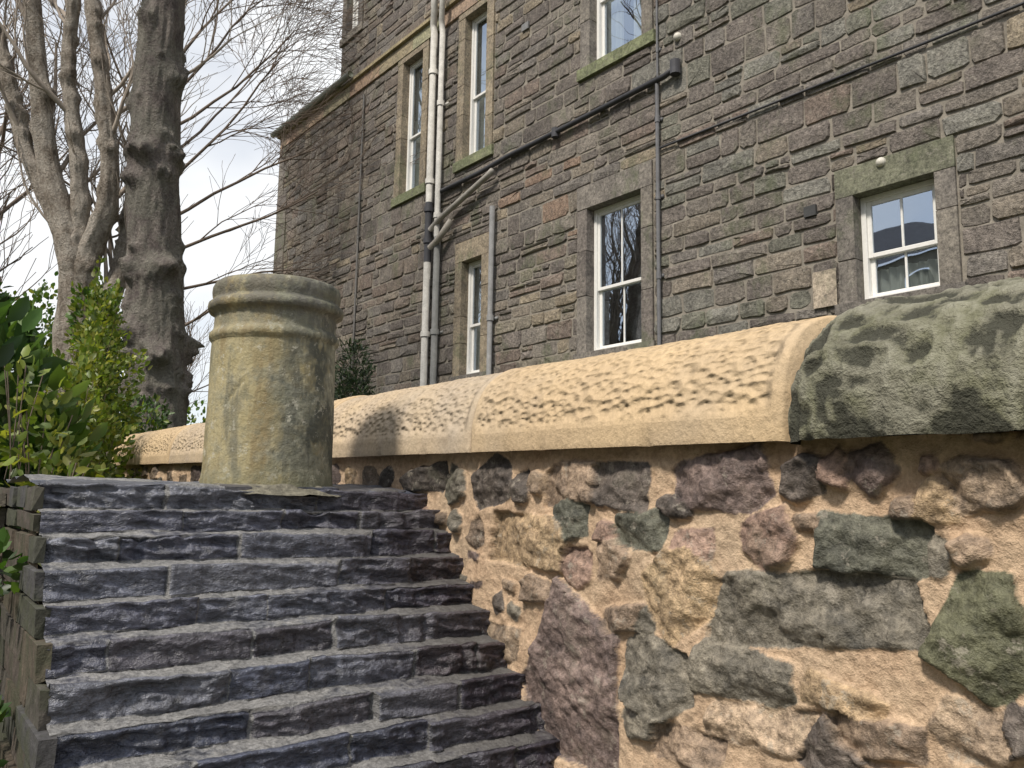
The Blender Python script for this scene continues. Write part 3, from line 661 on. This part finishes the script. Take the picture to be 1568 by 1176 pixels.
def trunk(name,P,Rr,n,nu,mat,parent,amp,seed,burrs=0,bh=(.02,.05)):
    pts,rr=smooth_pts(P,Rr,n);V=np.zeros((nu,n+1,3));r=random.Random(seed)
    A=np.linspace(0,2*math.pi,nu,endpoint=False);pz=np.array([p.z for p in pts])
    B=[(r.uniform(0,6.28),r.choice(burr_z)+r.gauss(0,.12) if burr_z and r.random()<.65 else r.uniform(pz[0],pz[-1]),r.uniform(.03,.12),r.uniform(*bh)) for _ in range(burrs)]
    for i,p in enumerate(pts):
        rad=rr[i]*(1+amp*fbm(np.cos(A)*1.6+seed,np.sin(A)*1.6+pz[i]*.7,seed,4)+.5*amp*fbm(np.cos(A)*6,np.sin(A)*6+pz[i]*4.5,seed+3,4))
        for (a,z,sz,h) in B:
            da=(A-a+math.pi)%(2*math.pi)-math.pi
            q=((da*rr[i])**2+((pz[i]-z)*1.2)**2)/(sz*sz)
            rad=rad+h*np.exp(-q)*(1+.5*fbm(da*9,pz[i]*12+0*da,int(z*50),3))
        V[:,i,0]=p.x+rad*np.cos(A);V[:,i,1]=p.y+rad*np.sin(A);V[:,i,2]=p.z
    mk(name,V.reshape(-1,3),gridF(nu,n+1,True),mat,parent,True)
    return pts,rr
def bark(name,base,dark,pale,sc=6):
    t=NT(name);n1=t.noise(sc,8,.75,t.map((1,1,.5)));n2=t.noise(40,7,.75)
    c=t.mix(t.ramp(n1,.35,.65),dark,base);c=t.mix(t.math('MULTIPLY',t.ramp(t.noise(3,6,.75),.42,.58),.75),c,pale)
    c=t.mix(.7,c,t.ramp(n2,.3,.7,g1(.45),g1(1.6)),'MULTIPLY')
    return t.fin(c,.9,t.bump(t.math('ADD',n1,n2),.05),.2)
mb1=bark('beech_bark',(.28,.245,.22),(.12,.10,.095),(.23,.22,.185))
mb2=bark('lime_bark',(.44,.385,.33),(.17,.14,.11),(.50,.455,.40),9)
mtw=plain('twig_bark',(.15,.115,.09),.9,.3,8)
mtwp=plain('pale_twig_bark',(.34,.29,.245),.9,.3,8)
big=empty('mature_tree')
burr_z=[1.1,1.35,1.6,1.9,2.3,2.5,3.6,4.6]
pts,rr=trunk('trunk',[(2.15,9.56,-.4),(2.13,9.56,.75),(2.03,9.44,1.81),(1.88,9.34,3.23),(1.80,9.21,4.29),(1.77,9.05,5.35),(1.67,8.88,6.77),(1.6,8.8,8.5)],[.46,.33,.275,.265,.24,.21,.16,.10],320,110,mb1,big,.08,5,160,(.02,.075))
b=Mb();r=random.Random(12)
cfg=dict(max=3,kids=[4,4,4],wig=.16,up=[.05,.03,.0,-.02],spread=(.4,1.0))
for (z,az,el,L,rd) in [(5.4,-160,45,2.4,.10),(6.3,120,50,2.8,.09),(6.9,20,55,2.8,.08),(7.4,-90,55,2.6,.07),(8.2,80,75,2.4,.07)]:
    i=min(range(len(pts)),key=lambda k:abs(pts[k].z-z));a=math.radians(az);e=math.radians(el)
    grow(b,pts[i],Vector((math.cos(a)*math.cos(e),math.sin(a)*math.cos(e),math.sin(e))),L,rd,0,r,cfg)
b.make('branches',mtw,big,True)
st_=empty('bare_tree');b=Mb();r=random.Random(31)
base=Vector((3.05,14.6,-.1))
limb(b,[base,base+Vector((.05,0,2)),base+Vector((-.05,0,4)),base+Vector((.1,0,6.2)),base+Vector((.1,.1,8.5))],.16,.05,10)
cfg=dict(max=3,kids=[7,7,5],wig=.09,up=[.01,.0,-.01,-.02],spread=(.25,.7),ls=.95,tip=.004)
for (z,az,el,L,rd) in [(2.6,-20,42,2.6,.028),(3.4,10,34,2.9,.03),(4.0,-32,40,3.0,.032),(4.7,0,44,3.2,.032),(5.3,-50,45,3.0,.03),(5.9,20,42,3.1,.03),(6.4,-15,50,3.0,.03),(7.0,10,62,2.8,.03),(4.2,170,40,3,.03),(5.6,200,45,3,.03),(7.6,-50,60,2.6,.03)]:
    a=math.radians(az);e=math.radians(el)
    grow(b,base+Vector((.05,0,z)),Vector((math.cos(a)*math.cos(e),math.sin(a)*math.cos(e),math.sin(e))),L,rd,0,r,cfg)
b.make('trunk_and_branches',mtw,st_,True)
ms=empty('multi_stem_tree');burr_z=[]
stems=[([(1.62,11.1,-.3),(1.54,11.09,1.0),(1.5,11.08,1.9),(1.37,11.0,2.79),(1.02,11.05,3.96),(.83,11.01,4.98),(.67,10.96,5.92),(.51,10.88,7.1)],[.36,.32,.26,.17,.12,.105,.09,.06]),
([(1.52,10.98,1.6),(1.49,10.94,2.63),(1.64,10.67,3.58),(1.49,10.57,4.76),(1.25,10.54,5.93),(1.10,10.49,6.87)],[.22,.16,.11,.10,.08,.05]),
([(1.45,11.0,2.0),(1.36,11.01,2.79),(.78,11.2,4.11),(.49,11.23,5.13),(.23,11.29,5.91),(-.1,11.3,7)],[.16,.12,.09,.08,.06,.04]),
([(1.48,11,2.1),(1.44,10.95,2.79),(1.31,10.84,3.97),(1.10,10.79,5.14),(1.08,10.59,6.4),(1.0,10.5,7.4)],[.16,.12,.09,.08,.06,.04]),
([(1.55,11,1.2),(1.75,10.9,2.2),(1.9,10.9,2.9),(1.95,10.9,3.9)],[.2,.15,.1,.05])]
b=Mb();r=random.Random(77);cfg=dict(max=2,kids=[4,4],wig=.13,up=[.16,.10,.06],spread=(.25,.65))
for k,(P_,R__) in enumerate(stems):
    pts,rr=trunk('stem_%d'%(k+1),P_,R__,150,36,mb2,ms,.11,20+k,46,(.01,.045))
    for q in range(12):
        i=r.randrange(45,len(pts));a=r.uniform(0,6.28);e=r.uniform(.6,1.2)
        grow(b,pts[i],Vector((math.cos(a)*math.cos(e),math.sin(a)*math.cos(e),math.sin(e))),r.uniform(1.0,2.0),r.uniform(.015,.04),0,r,cfg)
b.make('branches',mtwp,ms,True)
dt=empty('distant_bare_trees');b=Mb();r=random.Random(91)
cfg=dict(max=2,kids=[6,5],wig=.12,up=[.10,.06,.03],spread=(.3,.7),tip=.006)
for (x,y,hh) in [(.6,17,8),(-1,20,9),(6.0,30,6),(7.8,33,7),(-3.5,19,9)]:
    bp=Vector((x,y,-.2));limb(b,[bp,bp+Vector((.1,0,hh*.35)),bp+Vector((0,.1,hh*.8))],.18,.05,8)
    for q in range(10):
        a=r.uniform(0,6.28);e=r.uniform(.5,1.1);z=hh*r.uniform(.25,.8)
        grow(b,bp+Vector((.05,.05,z)),Vector((math.cos(a)*math.cos(e),math.sin(a)*math.cos(e),math.sin(e))),hh*.32,.04,0,r,cfg)
b.make('distant_branches',mtw,dt,True)
# ------------------------------------------------------------------ foliage
def leafmat(name,rough=.45,trans=.35):
    t=NT(name);c=t.attr('Col');p=t.n('ShaderNodeBsdfPrincipled');t.l(c,p.inputs['Base Color']);p.inputs['Roughness'].default_value=rough
    tl=t.n('ShaderNodeBsdfTranslucent');t.l(t.mix(1,c,(1.6,1.7,.6),'MULTIPLY'),tl.inputs[0]);mx=t.n('ShaderNodeMixShader');mx.inputs[0].default_value=trans
    t.l(p.outputs[0],mx.inputs[1]);t.l(tl.outputs[0],mx.inputs[2]);t.l(mx.outputs[0],t.o.inputs[0]);return t.m
mleaf=leafmat('leaf_green');mconi=leafmat('needle_green',.6,.15)
def leaves(name,clumps,n,size,asp,cols,mat,parent,seed,upb=.3,surf=.5):
    g=np.random.default_rng(seed);cl=np.array(clumps,float);vol=cl[:,3]*cl[:,4]*cl[:,5];ci=g.choice(len(cl),n,p=vol/vol.sum())
    d=g.normal(size=(n,3));d/=np.linalg.norm(d,axis=1)[:,None];rad=g.random(n)**(1/3)*(1-surf)+surf*g.random(n)**.15
    lum=1+.28*np.sin(d[:,0]*7+ci)+.2*np.sin(d[:,2]*9+ci*2)
    pos=cl[ci,:3]+d*(rad*lum)[:,None]*cl[ci,3:6]
    dirv=d*.7+g.normal(size=(n,3))*.5;dirv[:,2]+=upb;dirv/=np.linalg.norm(dirv,axis=1)[:,None]
    s=np.cross(dirv,g.normal(size=(n,3)));s/=np.linalg.norm(s,axis=1)[:,None];nn=np.cross(dirv,s)
    L=size*g.uniform(.6,1.3,n)[:,None];Wd=L*asp
    o=[pos,pos+dirv*L*.3+s*Wd*.8+nn*L*.05,pos+dirv*L*.7+s*Wd*.75+nn*L*.04,pos+dirv*L-nn*L*.08,pos+dirv*L*.7-s*Wd*.75+nn*L*.04,pos+dirv*L*.3-s*Wd*.8+nn*L*.05,pos+dirv*L*.5]
    V=np.stack(o,1).reshape(-1,3);b0=np.arange(n)[:,None,None]*7
    F=(b0+np.array([[0,1,6],[1,2,6],[2,3,6],[3,4,6],[4,5,6],[5,0,6]])[None]).reshape(-1,3)
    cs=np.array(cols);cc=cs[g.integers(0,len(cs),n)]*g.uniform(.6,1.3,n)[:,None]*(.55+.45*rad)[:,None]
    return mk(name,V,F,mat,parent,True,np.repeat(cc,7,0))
G1=[(.06,.13,.025),(.09,.17,.035),(.045,.10,.025),(.12,.20,.05)]
YG=[(.18,.23,.04),(.14,.20,.03),(.27,.28,.06),(.10,.15,.03)]
DK=[(.03,.055,.02),(.04,.07,.025),(.055,.085,.035)]
def bush(name,clumps,*a,m=None,**k):
    e=empty(name);leaves('foliage',clumps,*a,mconi if m else mleaf,e,**k)
    b=Mb();r=random.Random(k.get('seed',1))
    for (x,y,z,rx,ry,rz) in clumps:
        for q in range(6):
            a_=r.uniform(0,6.28);f=r.uniform(.2,.8);limb(b,[Vector((x+r.uniform(-.1,.1)*rx*3,y+r.uniform(-.1,.1)*ry*3,z-rz*1.2)),Vector((x+math.cos(a_)*rx*f*.5,y+math.sin(a_)*ry*f*.5,z-rz*.2)),Vector((x+math.cos(a_)*rx*f,y+math.sin(a_)*ry*f,z+rz*.7))],min(.012,rx*.02),.002,5)
    b.make('stems',mtw,e);return e
bush('laurel_bush',[(.30,4.6,.20,.33,.4,.42),(.0,4.3,.45,.4,.4,.45),(.5,4.9,.05,.2,.3,.3),(-.4,4.4,.4,.4,.4,.6)],2600,.14,.26,G1,seed=3,upb=.9,surf=.5)
bush('small_leaved_shrub',[(.72,5.2,.30,.18,.3,.45),(.88,5.4,.15,.2,.3,.35),(1.0,6.6,.6,.3,.3,.6),(1.08,6.9,1.05,.16,.25,.55)],7000,.045,.32,YG,seed=4)
bush('dark_evergreen_shrub',[(-.1,7.6,1.3,.5,.6,.9),(-.7,7.4,1.9,.6,.6,1.1),(.25,8.0,1.0,.4,.5,.7)],9000,.09,.3,DK+G1[:2],seed=5)
bush('low_evergreen_shrub',[(1.7,8.4,.40,.5,.4,.40),(2.4,8.6,.33,.4,.4,.34),(1.15,8.0,.5,.4,.4,.5),(2.9,9,.3,.4,.4,.32)],9000,.06,.25,DK+G1[:2]+YG[:1],seed=6)
bush('distant_hedge_trees',[(3.6,18,1.2,.9,.8,1.6),(1.8,19,2.0,1.1,.8,2.2),(0,19,2.2,1.4,.9,2.4),(4.9,20,.9,1,.8,1.3),(-3,18,2.5,2,1,3)],20000,.12,.35,YG+G1,seed=7)
bush('ivy_shrub',[(1.66,10.2,1.5,.2,.3,.7),(1.5,10.3,2.0,.18,.2,.4)],2600,.07,.35,YG+G1,seed=8)
bx=T(10.9,.9,1.5);bush('small_conifer',[(bx[0],bx[1],1.35,.35,.4,.5),(bx[0]+.05,bx[1]+.1,1.95,.22,.25,.45),(bx[0]-.1,bx[1]+.35,1.2,.35,.5,.3)],5200,.075,.14,DK+[(.03,.05,.035)],seed=9,m=1)
bx=T(13,1.2,1.1);bush('border_plants',[(bx[0]-.3,bx[1],.85,.6,1.6,.25),(bx[0]-.5,bx[1]-1.6,.8,.5,1.2,.25)],5000,.07,.2,DK+G1[:1],seed=10)
bush('sapling_shrub',[(.36,3.3,.12,.12,.15,.22),(.28,3.2,.28,.08,.1,.2),(.42,3.1,.03,.1,.1,.1)],300,.05,.3,YG,seed=11)
bush('ivy_on_wall',[(.05,2.3,-.12,.1,.05,.08),(.0,2.3,-.3,.16,.05,.10),(.13,2.25,-.22,.05,.08,.07),(.16,2.0,-.16,.03,.14,.05),(.15,1.85,-.42,.03,.14,.06)],420,.036,.33,DK+G1,seed=12)
